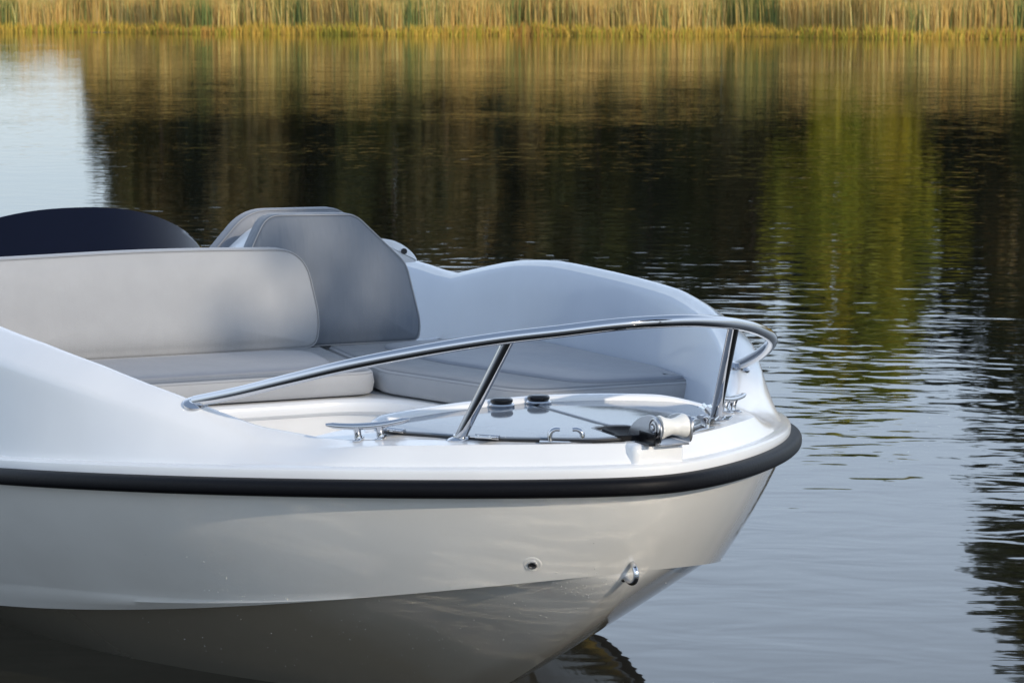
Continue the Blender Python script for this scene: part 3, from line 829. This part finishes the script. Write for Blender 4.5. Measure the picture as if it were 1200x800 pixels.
tree('birch', 17.4, 9, 1.0, .5, 'birch_tree', 'yellow green birch whose bright reflection lies in the lake right of the boat')
tree('big', 29.2, 12, 1.0, 1.0, 'poplar_tree', 'very tall dark tree mirrored along the right edge of the lake')

# the shore the photographer stands on, with a tree that shades the port side of the cockpit
sm = mat('shore grass', (.05, .06, .02), .9); vary(sm, (.035, .045, .015), (.10, .085, .04), 1.3)
g = MB(); rs = np.linspace(-200, 200, 81); rows = []
for d, z in ((2.0, -.5), (1.2, .02), (.2, .25), (-2, .34), (-30, .8), (-290, 2.5)): rows.append([W(r, d + .5 * math.sin(r * .3 + 1), z) for r in rs])
g.grid(rows); tag(g.build('near_shore', sm), kind='structure')
EL = R(24); az = Vector((.975, .22)).normalized()
KIND['alder'] = (crown_mesh('crown', 8, 16.0, 9.3, 4.6, 'dome', 20000, .22, GREEN), trunk_mesh('trunk', 8, 14.5, .24, 2.8))
def shade_tree(dist, lat, label):
    p = Vector((-2.9, 0)) + az * dist + Vector((-az.y, az.x)) * lat
    root = empty('alder_tree', (p.x, p.y, .5)); tag(root, label, 'tree')
    link(bpy.data.objects.new('crown', KIND['alder'][0]), root); link(bpy.data.objects.new('trunk', KIND['alder'][1]), root)
shade_tree(19.5, 5.0, 'leafy alder on the near shore that shades the port side of the boat')
# ------------------------------------------------------------------ light
sky_rot = math.atan2(az.x, az.y)
wd = bpy.data.worlds.new('World'); scene.world = wd; wd.use_nodes = True
N, L = wd.node_tree.nodes, wd.node_tree.links
sky = N.new('ShaderNodeTexSky'); sky.sky_type = 'NISHITA'; sky.sun_disc = False; sky.sun_elevation = EL; sky.sun_rotation = sky_rot
sky.air_density = 1.0; sky.dust_density = .3; sky.ozone_density = 2.0
tcw = N.new('ShaderNodeTexCoord'); sx = N.new('ShaderNodeSeparateXYZ'); L.new(tcw.outputs['Generated'], sx.inputs[0])
def ramp(z0, z1, v):                        # v * smoothstep(z0, z1) of the height above the horizon
    r = N.new('ShaderNodeMapRange'); r.interpolation_type = 'SMOOTHSTEP'; r.inputs['From Min'].default_value = z0; r.inputs['From Max'].default_value = z1
    r.inputs['To Min'].default_value = 0; r.inputs['To Max'].default_value = v; L.new(sx.outputs['Z'], r.inputs['Value']); return r.outputs[0]
def add(a, b):
    m = N.new('ShaderNodeMath'); m.operation = 'ADD'
    for k, q in enumerate((a, b)):
        if isinstance(q, float): m.inputs[k].default_value = q
        else: L.new(q, m.inputs[k])
    return m.outputs[0]
cr = N.new('ShaderNodeCombineXYZ')          # thin bright cloud sheet: palest some way above the horizon
for k, (h0, mid, zen) in enumerate(((6.2, 10.2, 3.0), (7.2, 12.0, 4.1), (8.6, 14.6, 6.0))):
    L.new(add(add(h0, ramp(.03, .20, mid - h0)), ramp(.30, .75, zen - mid)), cr.inputs[k])
veil = N.new('ShaderNodeMixRGB'); veil.inputs[0].default_value = .7
L.new(sky.outputs[0], veil.inputs[1]); L.new(cr.outputs[0], veil.inputs[2]); L.new(veil.outputs[0], N['Background'].inputs['Color'])
N['Background'].inputs['Strength'].default_value = .122
sl = bpy.data.lights.new('sun', 'SUN'); sl.energy = 2.6; sl.angle = R(.55); sl.color = (1, .88, .72)
so = link(bpy.data.objects.new('sun', sl)); so.location = (20, 15, 30)
so.rotation_euler = Vector((-az.x * math.cos(EL), -az.y * math.cos(EL), -math.sin(EL))).to_track_quat('-Z', 'Y').to_euler()

vs = scene.view_settings; vs.view_transform = 'Standard'; vs.look = 'None'; vs.exposure = 0; vs.gamma = 1; vs.use_curve_mapping = False
c = scene.cycles
c.use_denoising = True; c.caustics_reflective = True; c.caustics_refractive = False; c.blur_glossy = .11
c.use_guiding = True; c.use_surface_guiding = True
c.sample_clamp_indirect = 50; c.max_bounces = 8; c.glossy_bounces = 6; c.diffuse_bounces = 4
